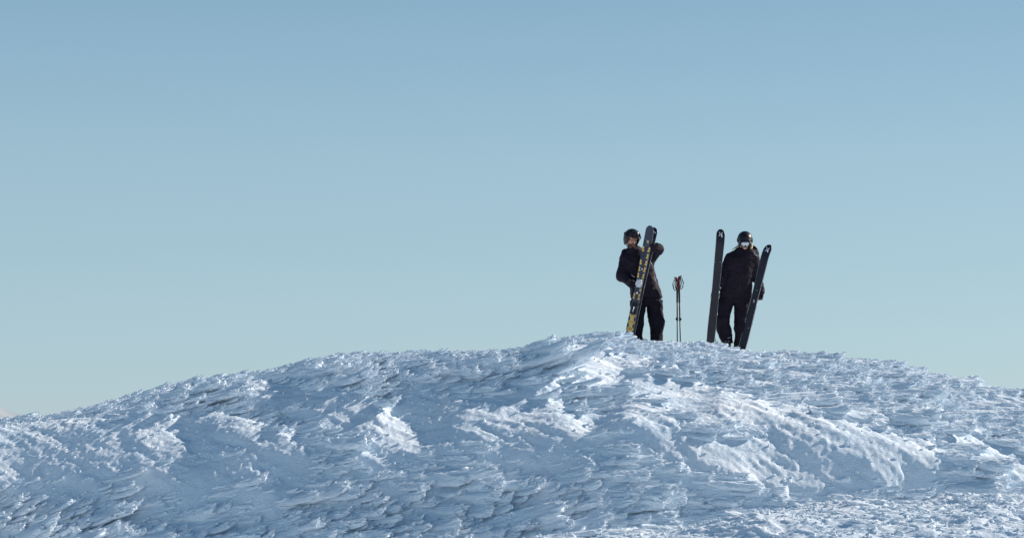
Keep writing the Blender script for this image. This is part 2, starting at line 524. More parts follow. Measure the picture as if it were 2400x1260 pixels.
# ------------------------------------------------------------------ feathers of rime growing on the hill
def feather_mesh(seed):
    """a plume of rime: a soft lens rooted at the origin that breaks off in ragged plates towards +x"""
    r = np.random.RandomState(seed)
    lobes = [(r.uniform(.36, .50), r.uniform(-.13, .13), r.uniform(-.02, .05), r.uniform(.30, .46), r.uniform(.08, .14), r.uniform(.045, .075)) for _ in range(6)]
    lobes.append((.42, 0, 0, .46, .16, .075))
    fing = []
    for k in range(13):
        f = (k + r.uniform(.2, .8)) / 13 * 2 - 1
        ang = f * .30 + r.normal(0, .07)
        x0 = r.uniform(.35, .60); L_ = r.uniform(.24, .46) * (1 - .35 * f * f)
        p0 = np.array([x0, f * .13, r.uniform(.00, .06)])
        p1 = p0 + L_ * np.array([math.cos(ang), math.sin(ang), r.uniform(.02, .30)])
        w0 = r.uniform(.030, .048)
        fing.append((p0, p1, w0, .010))
        for q in range(2):
            t = r.uniform(.3, .8); m_ = p0 + (p1 - p0) * t
            fing.append((m_, m_ + np.array([r.uniform(.05, .12), r.uniform(-.05, .05), r.uniform(.0, .07)]), w0 * .6, .008))
    def fn(X, Y, Z):
        fan = 1 / (0.72 + 0.42 * np.clip(X, 0, 1.1))
        Yf = Y * fan
        Zf = Z - 0.10 * np.clip(X, 0, 2) ** 2 + 0.5 * Y * Y
        D = None
        for x, y, z, a_, b_, c_ in lobes:
            d = ellipsoid(X, Yf, Zf, (x, y, z), (a_, b_, c_))
            D = d if D is None else smin(D, d, 0.05)
        D = D + 0.020 * noise3(X * 3, Yf * 14, Zf * 12, seed)
        tipx = 0.80 - 1.1 * Yf ** 2 + .20 * noise3(X * 1.5, Yf * 9, Zf * 12, seed + 5) + .14 * noise3(X * 2, Yf * 24, Zf * 26, seed + 8)
        D = smax(D, (X - tipx) * .6, 0.02)
        for p0, p1, w0, w1 in fing:
            D = smin(D, capsule(X, Yf, Zf, p0, p1, w0, w1), 0.035)
        return D + 0.020 * noise3(X * 7, Yf * 30, Zf * 26, seed + 3) + 0.008 * noise3(X * 26, Y * 40, Z * 40, seed + 4)
    return sdf_mesh(fn, (-.15, -.42, -.16), (1.15, .42, .42), 0.0165)

def crumb_mesh(seed):
    r = np.random.RandomState(seed)
    pts = [(r.uniform(-.3, .3), r.uniform(-.3, .3), r.uniform(-.1, .35), r.uniform(.14, .3)) for _ in range(7)]
    def fn(X, Y, Z):
        D = None
        for x, y, z, q in pts:
            d = ellipsoid(X, Y, Z, (x, y, z), (q * 1.3, q, q))
            D = d if D is None else smin(D, d, 0.06)
        return D + 0.07 * noise3(X * 6, Y * 6, Z * 6, seed)
    return sdf_mesh(fn, (-.8, -.7, -.5), (.8, .7, .8), 0.085)

protos = bpy.data.collections.new('rime_shapes')
for k in range(6):
    V, Fq = feather_mesh(100 + k)
    o = mesh_obj('feather', V, Fq, M_snow); COL.objects.unlink(o); protos.objects.link(o); o.name = 'feather_%d' % k
for k in range(2):
    V, Fq = crumb_mesh(200 + k)
    o = mesh_obj('feather', V, Fq, M_snow); COL.objects.unlink(o); protos.objects.link(o); o.name = 'feather_%d' % (6 + k)

def scatter():
    r = np.random.RandomState(5)
    I = hill_info
    XX, YY, ZZ, R, cr, onm = I['XX'], I['YY'], I['ZZ'], I['R'], I['cr'], I['onm']
    Pn, Rt, Sc, Ix = [], [], [], []
    R = R * (1 - .40 * np.clip(cr * 1.3, 0, 1) * smoothstep(0, 3.5, XX)) * (1 - .45 * onm)
    BX = (SU - 1200) / F * 39.7; BZ = 39.7 * np.tan(PITCH - np.arctan((SV - 630) / F))
    iy = np.where((GY > 27.6) & (GY < 40.6))[0]; ix = np.where((GX > -8.9) & (GX < 8.9))[0]
    def put(n, smin_, smax_, wt, kinds, lift, zs):
        i = r.choice(iy, n * 4); j = r.choice(ix, n * 4)
        feet = np.exp(-(((XX[i, j] - 2.17) / .45) ** 2 + ((YY[i, j] - 39.7) / 1.1) ** 2)) + np.exp(-(((XX[i, j] - 3.6) / .62) ** 2 + ((YY[i, j] - 39.5) / 1.3) ** 2))
        keep = r.rand(n * 4) < wt(i, j) * (1 - np.clip(feet * (1.3 if smax_ > .14 else .5), 0, 1))
        i = i[keep][:n]; j = j[keep][:n]
        m = len(i)
        s_ = smin_ * (smax_ / smin_) ** r.rand(m) ** 1.4
        s_ = np.minimum(s_, np.interp(cr[i, j], [.22, .6], [1.0, .16]))
        p = np.stack([XX[i, j], YY[i, j], ZZ[i, j]], 1)
        flow = -0.30 + 0.7 * noise2(p[:, 0] * .35, p[:, 1] * .35, 71)
        rz = flow + r.normal(0, .13, m)
        gx = (np.interp(p[:, 0] + .8, BX, BZ) - np.interp(p[:, 0] - .8, BX, BZ)) / 1.6
        sunny = np.maximum(cr[i, j] * smoothstep(-6, 1, p[:, 0]), onm[i, j])
        ry = -(lift - .04 - .26 * sunny + gx * .75 + r.normal(0, .06, m))                       # tips lifted
        rx = .06 * onm[i, j] + (1 - onm[i, j]) * np.interp(p[:, 1], [31, 33.5, 36, 40], [.85, .45, .25, .08]) + r.normal(0, .12, m)
        p[:, 2] -= s_ * 0.02
        Pn.append(p); Rt.append(np.stack([rx, ry, rz], 1))
        Sc.append(np.stack([s_ * r.uniform(.85, 1.6, m), s_ * r.uniform(.75, 1.15, m), s_ * zs * r.uniform(.8, 1.2, m)], 1))
        Ix.append(r.choice(kinds, m))
    big = lambda i, j: (np.clip(R[i, j] * 1.4 - .4, 0, 1) ** 1.5) * (1 - .7 * cr[i, j])
    med = lambda i, j: np.clip(R[i, j] * 1.25 - .25, 0, 1) ** 1.6 * (1 - .5 * cr[i, j])
    sml = lambda i, j: .985 * np.clip(R[i, j] * 1.25 - .25, 0, 1) ** 1.6
    cmb = lambda i, j: np.clip(cr[i, j] * .9 + onm[i, j] * .35 + .04, 0, 1)
    put(420, .48, .90, big, range(6), .05, .85)
    put(3800, .24, .48, med, range(6), .05, .9)
    put(7500, .12, .24, sml, range(6), .05, 1.0)
    put(15000, .05, .12, sml, range(6), .08, 1.2)
    put(20000, .018, .05, cmb, (6, 7), .0, 1.0)
    Pn = np.concatenate(Pn); Rt = np.concatenate(Rt); Sc = np.concatenate(Sc); Ix = np.concatenate(Ix)
    me = bpy.data.meshes.new('rime_feathers')
    me.vertices.add(len(Pn)); me.vertices.foreach_set('co', Pn.astype(np.float32).ravel())
    for nm, arr in (('rot', Rt), ('scl', Sc)):
        a = me.attributes.new(nm, 'FLOAT_VECTOR', 'POINT'); a.data.foreach_set('vector', arr.astype(np.float32).ravel())
    a = me.attributes.new('pick', 'INT', 'POINT'); a.data.foreach_set('value', Ix.astype(np.int32))
    o = bpy.data.objects.new('rime_feathers', me); COL.objects.link(o)
    me.materials.append(M_snow)
    g = bpy.data.node_groups.new('rime_scatter', 'GeometryNodeTree')
    g.interface.new_socket('Geometry', in_out='INPUT', socket_type='NodeSocketGeometry')
    g.interface.new_socket('Geometry', in_out='OUTPUT', socket_type='NodeSocketGeometry')
    N = g.nodes; L = g.links
    gi = N.new('NodeGroupInput'); go = N.new('NodeGroupOutput')
    ci = N.new('GeometryNodeCollectionInfo'); ci.inputs['Collection'].default_value = protos
    ci.inputs['Separate Children'].default_value = True; ci.inputs['Reset Children'].default_value = True
    ip = N.new('GeometryNodeInstanceOnPoints'); ip.inputs['Pick Instance'].default_value = True
    def attr(nm, ty):
        a = N.new('GeometryNodeInputNamedAttribute'); a.data_type = ty; a.inputs['Name'].default_value = nm; return a
    ar = attr('rot', 'FLOAT_VECTOR'); asx = attr('scl', 'FLOAT_VECTOR'); ap = attr('pick', 'INT')
    er = N.new('FunctionNodeEulerToRotation')
    L.new(ar.outputs['Attribute'], er.inputs[0])
    L.new(gi.outputs[0], ip.inputs['Points']); L.new(ci.outputs[0], ip.inputs['Instance'])
    L.new(ap.outputs['Attribute'], ip.inputs['Instance Index']); L.new(er.outputs[0], ip.inputs['Rotation'])
    L.new(asx.outputs['Attribute'], ip.inputs['Scale']); L.new(ip.outputs[0], go.inputs[0])
    md = o.modifiers.new('scatter', 'NODES'); md.node_group = g
    tag(o, 'feathers of white rime ice grown over the hill', None, None, 'stuff')
scatter()

# ================================================================== the two skiers and their gear
def lin(*c): return tuple(((x / 255) / 12.92 if x / 255 <= .04045 else ((x / 255 + .055) / 1.055) ** 2.4) for x in c)

M_cloth = noisy(new_mat('dark_shell_fabric', rough=0.75, spec=0.16), (0.010, 0.0068, 0.0135), (0.016, 0.0110, 0.0205), 5, 0.25, 10, 3, 0.02)
M_pants = noisy(new_mat('dark_trouser_fabric', rough=0.8, spec=0.14), (0.0085, 0.0058, 0.0115), (0.0135, 0.0095, 0.0175), 6, 0.25, 11, 3, 0.02)
M_fleece = noisy(new_mat('black_lining', rough=0.8, spec=0.2), (0.010, 0.008, 0.012), (0.020, 0.015, 0.022), 30, 0.2, 80)
M_glove = noisy(new_mat('black_leather', rough=0.55, spec=0.25), (0.012, 0.010, 0.014), (0.030, 0.024, 0.030), 25, 0.4, 60)
M_trim = noisy(new_mat('grey_tape', rough=0.4, spec=0.5), (0.25, 0.24, 0.28), (0.40, 0.40, 0.44), 20)
M_helmet = noisy(new_mat('black_helmet_shell', rough=0.38, spec=0.30), (0.010, 0.008, 0.014), (0.018, 0.014, 0.022), 9, 0.05, 40)
M_vent = new_mat('vent_dark', (0.004, 0.004, 0.005), 0.8)[0]
M_lens = noisy(new_mat('smoke_lens', rough=0.22, spec=0.25), (0.012, 0.013, 0.020), (0.020, 0.021, 0.030), 4)
M_mirror = noisy(new_mat('mirror_lens', rough=0.08, metal=1.0), (0.30, 0.33, 0.38), (0.42, 0.45, 0.50), 4)
M_skin = noisy(new_mat('skin', rough=0.5, spec=0.4), (0.42, 0.20, 0.14), (0.55, 0.28, 0.20), 25, 0.1, 120, 3, 0.004)
M_lip = noisy(new_mat('lips', rough=0.45), (0.42, 0.13, 0.11), (0.50, 0.17, 0.14), 30)
M_beard = noisy(new_mat('beard_hair', rough=0.8), (0.050, 0.022, 0.014), (0.11, 0.05, 0.03), 80, 0.6, 160, 3, 0.006)
M_blond = noisy(new_mat('blond_hair', rough=0.5), (0.42, 0.29, 0.14), (0.72, 0.58, 0.36), 50, 0.5, 90, 3, 0.006)
M_black = noisy(new_mat('black_plastic', rough=0.5, spec=0.2), (0.010, 0.009, 0.012), (0.020, 0.018, 0.022), 30)
M_boot = noisy(new_mat('boot_plastic', rough=0.3), (0.012, 0.010, 0.014), (0.028, 0.024, 0.030), 18, 0.1, 50)
M_metal = noisy(new_mat('brushed_steel', rough=0.32, metal=0.9), (0.45, 0.46, 0.50), (0.70, 0.71, 0.74), 40)
M_silver = noisy(new_mat('silver_plastic', rough=0.35, metal=0.2), (0.42, 0.44, 0.50), (0.72, 0.74, 0.78), 30)
M_ptex = noisy(new_mat('black_ski_base', rough=0.38, spec=0.4), (0.009, 0.006, 0.014), (0.014, 0.010, 0.020), 7, 0.05, 60)
M_navy = noisy(new_mat('navy_topsheet', rough=0.35, spec=0.5), (0.010, 0.014, 0.040), (0.016, 0.024, 0.062), 8)
M_blue = noisy(new_mat('blue_print', rough=0.4), (0.012, 0.035, 0.085), (0.020, 0.050, 0.115), 14)
M_gold = noisy(new_mat('gold_print', rough=0.45, spec=0.3), (0.62, 0.38, 0.07), (0.80, 0.53, 0.15), 14)
M_white = noisy(new_mat('white_print', rough=0.5), (0.62, 0.62, 0.66), (0.80, 0.80, 0.82), 10)
M_pale = noisy(new_mat('pale_yellow_print', rough=0.5), (0.62, 0.58, 0.16), (0.74, 0.70, 0.26), 10)
M_greyp = noisy(new_mat('grey_print', rough=0.5), (0.07, 0.07, 0.09), (0.12, 0.12, 0.14), 10)
M_red = noisy(new_mat('red_grip', rough=0.42), (0.075, 0.004, 0.010), (0.14, 0.006, 0.015), 20, 0.1, 80)
M_redsh = noisy(new_mat('dark_red_shaft', rough=0.5, spec=0.2), (0.075, 0.006, 0.016), (0.12, 0.010, 0.024), 12)

class Field:
    def __init__(s, lo, hi, h):
        s.h = h; s.lo = np.array(lo, float) - 2 * h
        s.ax = [np.arange(s.lo[i], hi[i] + 2 * h, h, dtype=np.float32) for i in range(3)]
        s.D = np.full([len(a) for a in s.ax], 0.12, np.float32)
    def _box(s, lo, hi):
        ii = []
        for k in range(3):
            a = int(np.clip(np.searchsorted(s.ax[k], lo[k]) - 1, 0, len(s.ax[k]) - 1))
            b = int(np.clip(np.searchsorted(s.ax[k], hi[k]) + 1, a + 1, len(s.ax[k])))
            ii.append(slice(a, b))
        g = np.meshgrid(*[s.ax[k][ii[k]] for k in range(3)], indexing='ij')
        return tuple(ii), g
    def _do(s, ii, d, k, op):
        if op == 'add': s.D[ii] = smin(s.D[ii], d, k)
        else: s.D[ii] = smax(s.D[ii], -d, k)
    def cap(s, a, b, r1, r2=None, k=0.02, sy=1.0, op='add'):
        r2 = r1 if r2 is None else r2
        m = max(r1, r2) * max(sy, 1) + k + 3 * s.h
        lo = np.minimum(a, b) - m; hi = np.maximum(a, b) + m
        ii, g = s._box(lo, hi)
        s._do(ii, capsule(*g, a, b, r1, r2, sy), k, op); return s
    def ell(s, c, r, k=0.02, M=None, op='add'):
        m = max(r) + k + 3 * s.h
        c = np.array(c, float)
        ii, g = s._box(c - m, c + m)
        X, Y, Z = g[0] - c[0], g[1] - c[1], g[2] - c[2]
        if M is not None:
            Mi = np.array(M.to_3x3().inverted())
            X, Y, Z = (Mi[0, 0] * X + Mi[0, 1] * Y + Mi[0, 2] * Z, Mi[1, 0] * X + Mi[1, 1] * Y + Mi[1, 2] * Z, Mi[2, 0] * X + Mi[2, 1] * Y + Mi[2, 2] * Z)
        s._do(ii, ellipsoid(X, Y, Z, (0, 0, 0), r), k, op); return s
    def box(s, c, r, rad=0.01, k=0.01, M=None, op='add'):
        m = float(np.linalg.norm(r)) + k + 3 * s.h
        c = np.array(c, float)
        ii, g = s._box(c - m, c + m)
        X, Y, Z = g[0] - c[0], g[1] - c[1], g[2] - c[2]
        if M is not None:
            Mi = np.array(M.to_3x3().inverted())
            X, Y, Z = (Mi[0, 0] * X + Mi[0, 1] * Y + Mi[0, 2] * Z, Mi[1, 0] * X + Mi[1, 1] * Y + Mi[1, 2] * Z, Mi[2, 0] * X + Mi[2, 1] * Y + Mi[2, 2] * Z)
        qx, qy, qz = np.abs(X) - r[0] + rad, np.abs(Y) - r[1] + rad, np.abs(Z) - r[2] + rad
        d = np.sqrt(np.maximum(qx, 0) ** 2 + np.maximum(qy, 0) ** 2 + np.maximum(qz, 0) ** 2) + np.minimum(np.maximum(qx, np.maximum(qy, qz)), 0) - rad
        s._do(ii, d, k, op); return s
    def loft(s, rows, k=0.02, power=2.3, op='add'):
        rows = sorted(rows)
        a = np.array(rows)
        lo = (float((a[:, 1] - a[:, 3]).min()) - .04, float((a[:, 2] - a[:, 4]).min()) - .04, a[0, 0] - .04)
        hi = (float((a[:, 1] + a[:, 3]).max()) + .04, float((a[:, 2] + a[:, 4]).max()) + .04, a[-1, 0] + .04)
        ii, g = s._box(lo, hi)
        s._do(ii, loft(*g, rows, power), k, op); return s
    def wrinkle(s, amp, f, seed, st=(1, 1, 1)):
        X, Y, Z = np.meshgrid(*s.ax, indexing='ij')
        m = np.abs(s.D) < 0.05
        s.D[m] += amp * noise3(X[m] * f * st[0], Y[m] * f * st[1], Z[m] * f * st[2], seed); return s
    def mesh(s, name, mat, parent, M=None):
        V, Q = surface_nets(s.D, [a[0] for a in s.ax], s.h)
        o = mesh_obj(name, V, Q, mat, parent)
        if M is not None: o.matrix_local = M
        return o

def tube(name, pts, r, mat, parent, n=8, closed=False, r_end=None):
    """round bar through points; r may taper to r_end"""
    P_ = [Vector(p) for p in pts]; m = len(P_)
    V, Fc = [], []
    up = Vector((0.31, 0.12, 0.94))
    for i, p in enumerate(P_):
        a = P_[(i - 1) % m] if (closed or i > 0) else p
        b = P_[(i + 1) % m] if (closed or i < m - 1) else p
        t = (b - a).normalized()
        s_ = t.cross(up)
        if s_.length < .1: s_ = t.cross(Vector((1, 0, 0)))
        s_.normalize(); w_ = s_.cross(t).normalized()
        rr = r if r_end is None else r + (r_end - r) * i / (m - 1)
        for k in range(n):
            A_ = 2 * math.pi * k / n
            V.append(p + s_ * (rr * math.cos(A_)) + w_ * (rr * math.sin(A_)))
    for i in range(m if closed else m - 1):
        j = (i + 1) % m
        for k in range(n):
            k2 = (k + 1) % n
            Fc.append((i * n + k, j * n + k, j * n + k2, i * n + k2))
    if not closed:
        Fc.append(tuple(range(n))); Fc.append(tuple(range(m * n - 1, (m - 1) * n - 1, -1)))
    return mesh_obj(name, V, Fc, mat, parent)

def slab(name, quads, mat, parent, th=0.003):
    """thin raised strips: each polygon is a list of (x, z, y) points; extruded towards -y by th"""
    V, Fc = [], []
    for q in quads:
        n = len(q); b = len(V)
        V += [(x, y - th, z) for x, z, y in q]; V += [(x, y, z) for x, z, y in q]
        area = sum(q[i][0] * q[(i + 1) % n][1] - q[(i + 1) % n][0] * q[i][1] for i in range(n))
        idx = list(range(n)) if area > 0 else list(range(n))[::-1]
        Fc.append(tuple(b + i for i in idx))
        for i in range(n):
            a, c = idx[i], idx[(i + 1) % n]
            Fc.append((b + c, b + a, b + n + a, b + n + c))
    return mesh_obj(name, V, Fc, mat, parent, smooth=False)

PXM = 144.0
def frame(u0, v0):
    def Lc(u, v, dy=0.0): return np.array([(u - u0) / PXM, dy, (v0 - v) / PXM])
    return Lc

def rot(yaw=0, pitch=0, roll=0):
    """head style rotation: pitch nods (positive = down), yaw turns towards +x, roll tilts towards +x"""
    return Matrix.Rotation(RAD(yaw), 4, 'Z') @ Matrix.Rotation(RAD(roll), 4, 'Y') @ Matrix.Rotation(RAD(pitch), 4, 'X')

# ---------------------------------------------------------------- heads
def add_head(f, H):
    R3 = H.to_3x3()
    def T(p): return np.array(H @ Vector(p))
    f.ell(T((0, .012, .030)), (.080, .100, .098), .02, R3)
    f.ell(T((0, -.030, -.050)), (.058, .062, .068), .03, R3)
    f.ell(T((0, -.066, -.098)), (.026, .022, .020), .02, R3)       # chin
    f.cap(T((-.045, -.075, .040)), T((.045, -.075, .040)), .014, .014, .015)   # brow
    for sx in (-1, 1):
        f.ell(T((sx * .032, -.094, .020)), (.017, .012, .011), .008, R3, 'sub')
        f.ell(T((sx * .032, -.082, .020)), (.012, .012, .011), .003, R3)
        f.ell(T((sx * .044, -.066, -.012)), (.022, .018, .020), .015, R3)  # cheek
        f.ell(T((sx * .080, .010, .000)), (.010, .020, .032), .008, R3)    # ear
    f.cap(T((0, -.092, .022)), T((0, -.117, -.020)), .009, .014, .008)
    for sx in (-1, 1): f.ell(T((sx * .012, -.104, -.024)), (.009, .011, .009), .006, R3)
    f.cap(T((-.018, -.090, -.053)), T((.018, -.090, -.053)), .006, .006, .005)
    f.cap(T((-.016, -.090, -.066)), T((.016, -.090, -.066)), .007, .007, .005)

def make_helmet(parent, H, gog, gog_up):
    f = Field((-.16, -.17, -.14), (.16, .18, .19), .0055)
    f.ell((0, .016, .045), (.124, .146, .130), .01)
    for sx in (-1, 1): f.ell((sx * .080, .010, -.036), (.024, .058, .066), .03)
    f.ell((0, .090, -.020), (.082, .042, .055), .03)
    f.ell((0, .012, .020), (.096, .118, .106), .01, None, 'sub')
    f.box((0, -.12, -.055), (.078, .09, .105), .03, .012, None, 'sub')      # face opening
    f.box((0, 0, -.14), (.083, .082, .09), .03, .01, None, 'sub')
    f.ell((0, -.112, .066), (.085, .026, .012), .012)                      # brim
    h = f.mesh('helmet', M_helmet, parent, H)
    for sx in (-1, 1):
        v_ = Field((-.06, -.13, .10), (.06, .0, .19), .005)
        v_.cap((sx * .038, -.070, .130), (sx * .042, -.035, .149), .008, .008, .003)
        v_.mesh('vent', M_vent, h)
    # goggles: frame, lens, strap
    g = Field((-.14, -.20, -.08), (.14, -.02, .10), .005)
    g.ell((0, -.095, 0), (.098, .052, .052), .01); g.ell((0, -.045, 0), (.088, .07, .062), .01, None, 'sub'); g.ell((0, -.145, 0), (.078, .060, .037), .004, None, 'sub')
    zz = .070 if gog_up else .012
    G = Matrix.Translation((0, -.014 if gog_up else -.022, zz)) @ Matrix.Rotation(RAD(-22 if gog_up else 0), 4, 'X') @ Matrix.Scale(0.90 if gog_up else 1.08, 4)
    go = g.mesh('goggles', M_black, parent, H @ G)
    nx, nz = 26, 10
    V, Fc = [], []
    for j in range(nz + 1):
        for i in range(nx + 1):
            a = RAD(-64 + 128 * i / nx); t = j / nz * 2 - 1
            hgt = .041 * (1 - .25 * abs(math.sin(a)) ** 3)
            if not gog_up and t < 0: hgt *= 1 - .42 * math.exp(-(math.sin(a) / .16) ** 2)
            refl_ripple = 0 if gog_up else .0016 * math.sin(i * 2.3)  # ripple added to the lens shape to break its reflection into stripes
            rr = .110 + refl_ripple
            V.append((rr * math.sin(a) * .92, -.052 - (rr - .012) * math.cos(a) * (1 - .12 * t * t) + .01, hgt * t))
    for j in range(nz):
        for i in range(nx):
            b = j * (nx + 1) + i
            Fc.append((b, b + 1, b + nx + 2, b + nx + 1))
    ln = mesh_obj('lens', V, Fc, gog, go)
    sm = ln.modifiers.new('thickness', 'SOLIDIFY'); sm.thickness = .003
    pts = []
    for k in range(15):
        a = RAD(-62 - 236 * k / 14)
        pts.append((.128 * math.sin(a) if abs(math.sin(a)) > 0 else 0, .012 - .150 * math.cos(a), (.07 if gog_up else .028) - .01 * math.cos(a)))
    V, Fc = [], []
    for p in pts:
        V += [(p[0], p[1], p[2] - .017), (p[0], p[1], p[2] + .017)]
    for k in range(len(pts) - 1): Fc.append((2 * k, 2 * k + 2, 2 * k + 3, 2 * k + 1))
    st = mesh_obj('strap', V, Fc, M_black, parent); st.matrix_local = H
    sm = st.modifiers.new('thickness', 'SOLIDIFY'); sm.thickness = .004
    # chin strap
    tube('chin_strap', [(-.086, -.02, -.06), (-.070, -.05, -.105), (0, -.068, -.128), (.070, -.05, -.105), (.086, -.02, -.06)], .006, M_black, parent, 6).matrix_local = H
    return h

# ---------------------------------------------------------------- gloves: palm, four fingers, thumb
def make_glove(parent, M, curl=60, side=1, name='glove'):
    """local frame: wrist at origin, fingers towards -z, palm faces -y, thumb towards side*x"""
    f = Field((-.09, -.13, -.22), (.09, .06, .08), .0050)
    f.cap((0, .005, .06), (0, 0, .0), .048, .040, .02, .8)
    f.box((0, 0, -.05), (.046, .021, .052), .02, .015)
    for k, (x, L_) in enumerate(((-.034, .070), (-.012, .084), (.011, .080), (.033, .068))):
        x *= -side
        p = np.array([x, -.002, -.095]); ang = 0
        for seg, fr in enumerate((.45, .32, .25)):
            ang += RAD(curl) * (.7 if seg == 0 else .85)
            q = p + L_ * fr * 1.15 * np.array([x * .8, -math.sin(ang), -math.cos(ang)])
            r = .0135 - .0012 * seg
            f.cap(p, q, r, r - .001, .006); p = q
    p = np.array([side * .038, -.006, -.035]); q = p + np.array([side * .030, -.018, -.022]); e = q + np.array([side * .006, -.026, -.022])
    f.cap(p, q, .019, .015, .012); f.cap(q, e, .014, .012, .006)
    f.wrinkle(.004, 40, 5)
    return f.mesh(name, M_glove, parent, M)

# ---------------------------------------------------------------- boots
def make_boot(parent, x, y, z, yaw):
    M = Matrix.Translation((x, y, z)) @ Matrix.Rotation(RAD(yaw), 4, 'Z')
    f = Field((-.08, -.24, -.02), (.08, .12, .30), .0065)
    f.box((0, -.055, .035), (.050, .150, .035), .028, .01)
    f.cap((0, -.15, .045), (0, -.02, .085), .036, .052, .02)
    f.cap((0, .02, .06), (0, .00, .27), .055, .064, .03)
    o = f.mesh('boot', M_boot, parent, M)
    s = Field((-.06, -.22, -.02), (.06, .11, .03), .0065)
    s.box((0, -.055, .004), (.045, .155, .012), .006, .004)
    s.mesh('sole', M_black, o)
    for k, (yy, zz, w_) in enumerate(((-.13, .078, .038), (-.075, .105, .050), (-.050, .165, .062), (-.058, .225, .066))):
        tube('buckle', [(-w_, yy + .03, zz - .008), (-w_ * .5, yy - .012, zz), (w_ * .4, yy - .014, zz + .002), (w_, yy + .025, zz)], .0065, M_metal, o, 6)
    return o

# ---------------------------------------------------------------- ski
def ski_frame(t, L_, tipw, waist, tailw):
    """half width and bend of the ski at t (0 tail .. 1 tip)"""
    w_ = np.interp(t, [0, .12, .48, .86, .93, 1.0], [tailw * .92, tailw, waist, tipw, tipw, tipw]) / 2
    r = tipw * .75 / L_                                   # rounded tip
    if t > 1 - r: w_ *= math.sqrt(max(0.0, 1 - ((t - (1 - r)) / r) ** 2.2))
    rt = .035 / L_
    if t < rt: w_ *= .80 + .20 * math.sqrt(max(0, 1 - ((rt - t) / rt) ** 2))
    bend = .055 * max(0, (t - .86) / .14) ** 2 + .012 * max(0, (.06 - t) / .06) ** 2 + .006 * math.sin(math.pi * min(1, t / .86))
    return max(w_, .002), bend

def make_ski(label, tip, tail, v0, yaw, top_front, tipw=.132, waist=.104, tailw=.122, group=None, body=None):
    """tip / tail: world points; top_front: the binding side faces the camera"""
    tip = Vector(tip); tail = Vector(tail)
    L_ = (tip - tail).length
    zax = (tip - tail).normalized()
    yax = Vector((math.sin(RAD(yaw)), math.cos(RAD(yaw)), 0))
    yax = (yax - zax * yax.dot(zax)).normalized()
    xax = yax.cross(zax).normalized()
    root = empty('ski', tail, label, 'ski', group)
    root.matrix_world = Matrix.Translation(tail) @ Matrix((xax, yax, zax)).transposed().to_4x4()
    sgn = -1 if top_front else 1                          # the tip bends towards the binding side
    N = 64
    ts = [(i / N) for i in range(N - 8)] + [1 - (1 - (N - 8) / N) * (1 - k / 14) ** 1.6 for k in range(15)]
    th = .0085
    V, Fc = [], []
    for t in ts:
        w_, b = ski_frame(t, L_, tipw, waist, tailw); b *= sgn
        q = th * (.55 + .45 * math.sin(math.pi * min(1, t / .95)))
        V += [(-w_, b - q, t * L_), (w_, b - q, t * L_), (w_, b + q, t * L_), (-w_, b + q, t * L_)]
    for i in range(len(ts) - 1):
        a = 4 * i
        for k in range(4):
            k2 = (k + 1) % 4
            Fc.append((a + k, a + k2, a + 4 + k2, a + 4 + k))
    Fc.append((3, 2, 1, 0)); n = len(V); Fc.append((n - 4, n - 3, n - 2, n - 1))
    bo = mesh_obj('ski_body', V, Fc, body or M_ptex, root, smooth=False)
    for sx in (-1, 1):                                    # steel edges on the base side
        pts = []
        for t in ts[1:-5]:
            w_, b = ski_frame(t, L_, tipw, waist, tailw); b *= sgn
            q = th * (.55 + .45 * math.sin(math.pi * min(1, t / .95)))
            pts.append((sx * (w_ + .0005), b - sgn * -1 * (q - .002) * -1 if False else b + (-sgn) * (q - .0015), t * L_))
        tube('edge', pts, .0024, M_metal, root, 4)
    def at(t, s_, off=.0):
        w_, b = ski_frame(t, L_, tipw, waist, tailw); b *= sgn
        q = th * (.55 + .45 * math.sin(math.pi * min(1, t / .95)))
        return (s_ * w_, t * L_, b - q - off)
    return root, at, L_, sgn

def slabs(name, polys, mat, parent, th=0.003):
    for q in polys: slab(name, [q], mat, parent, th)

def logo(at, tc, L_, mat, root, k=1.0):
    """two curved blades leaning against each other, like an open cross"""
    def blade(pts): return [at(tc + z * k / L_, x * k, .0002) for x, z in pts]
    left = [(-.62, .038), (-.30, .034), (-.12, .018), (-.05, .000), (-.14, -.020), (-.34, -.034), (-.56, -.036), (-.30, -.018), (-.22, .000), (-.30, .018)]
    right = [(.56, .042), (.42, .020), (.30, .000), (.38, -.020), (.52, -.046), (.24, -.046), (.06, -.030), (.02, -.008), (.08, .010), (.30, .030)]
    slab('logo_blade', [blade(left)], mat, root, .0012)
    slab('logo_blade', [blade(right)], mat, root, .0012)

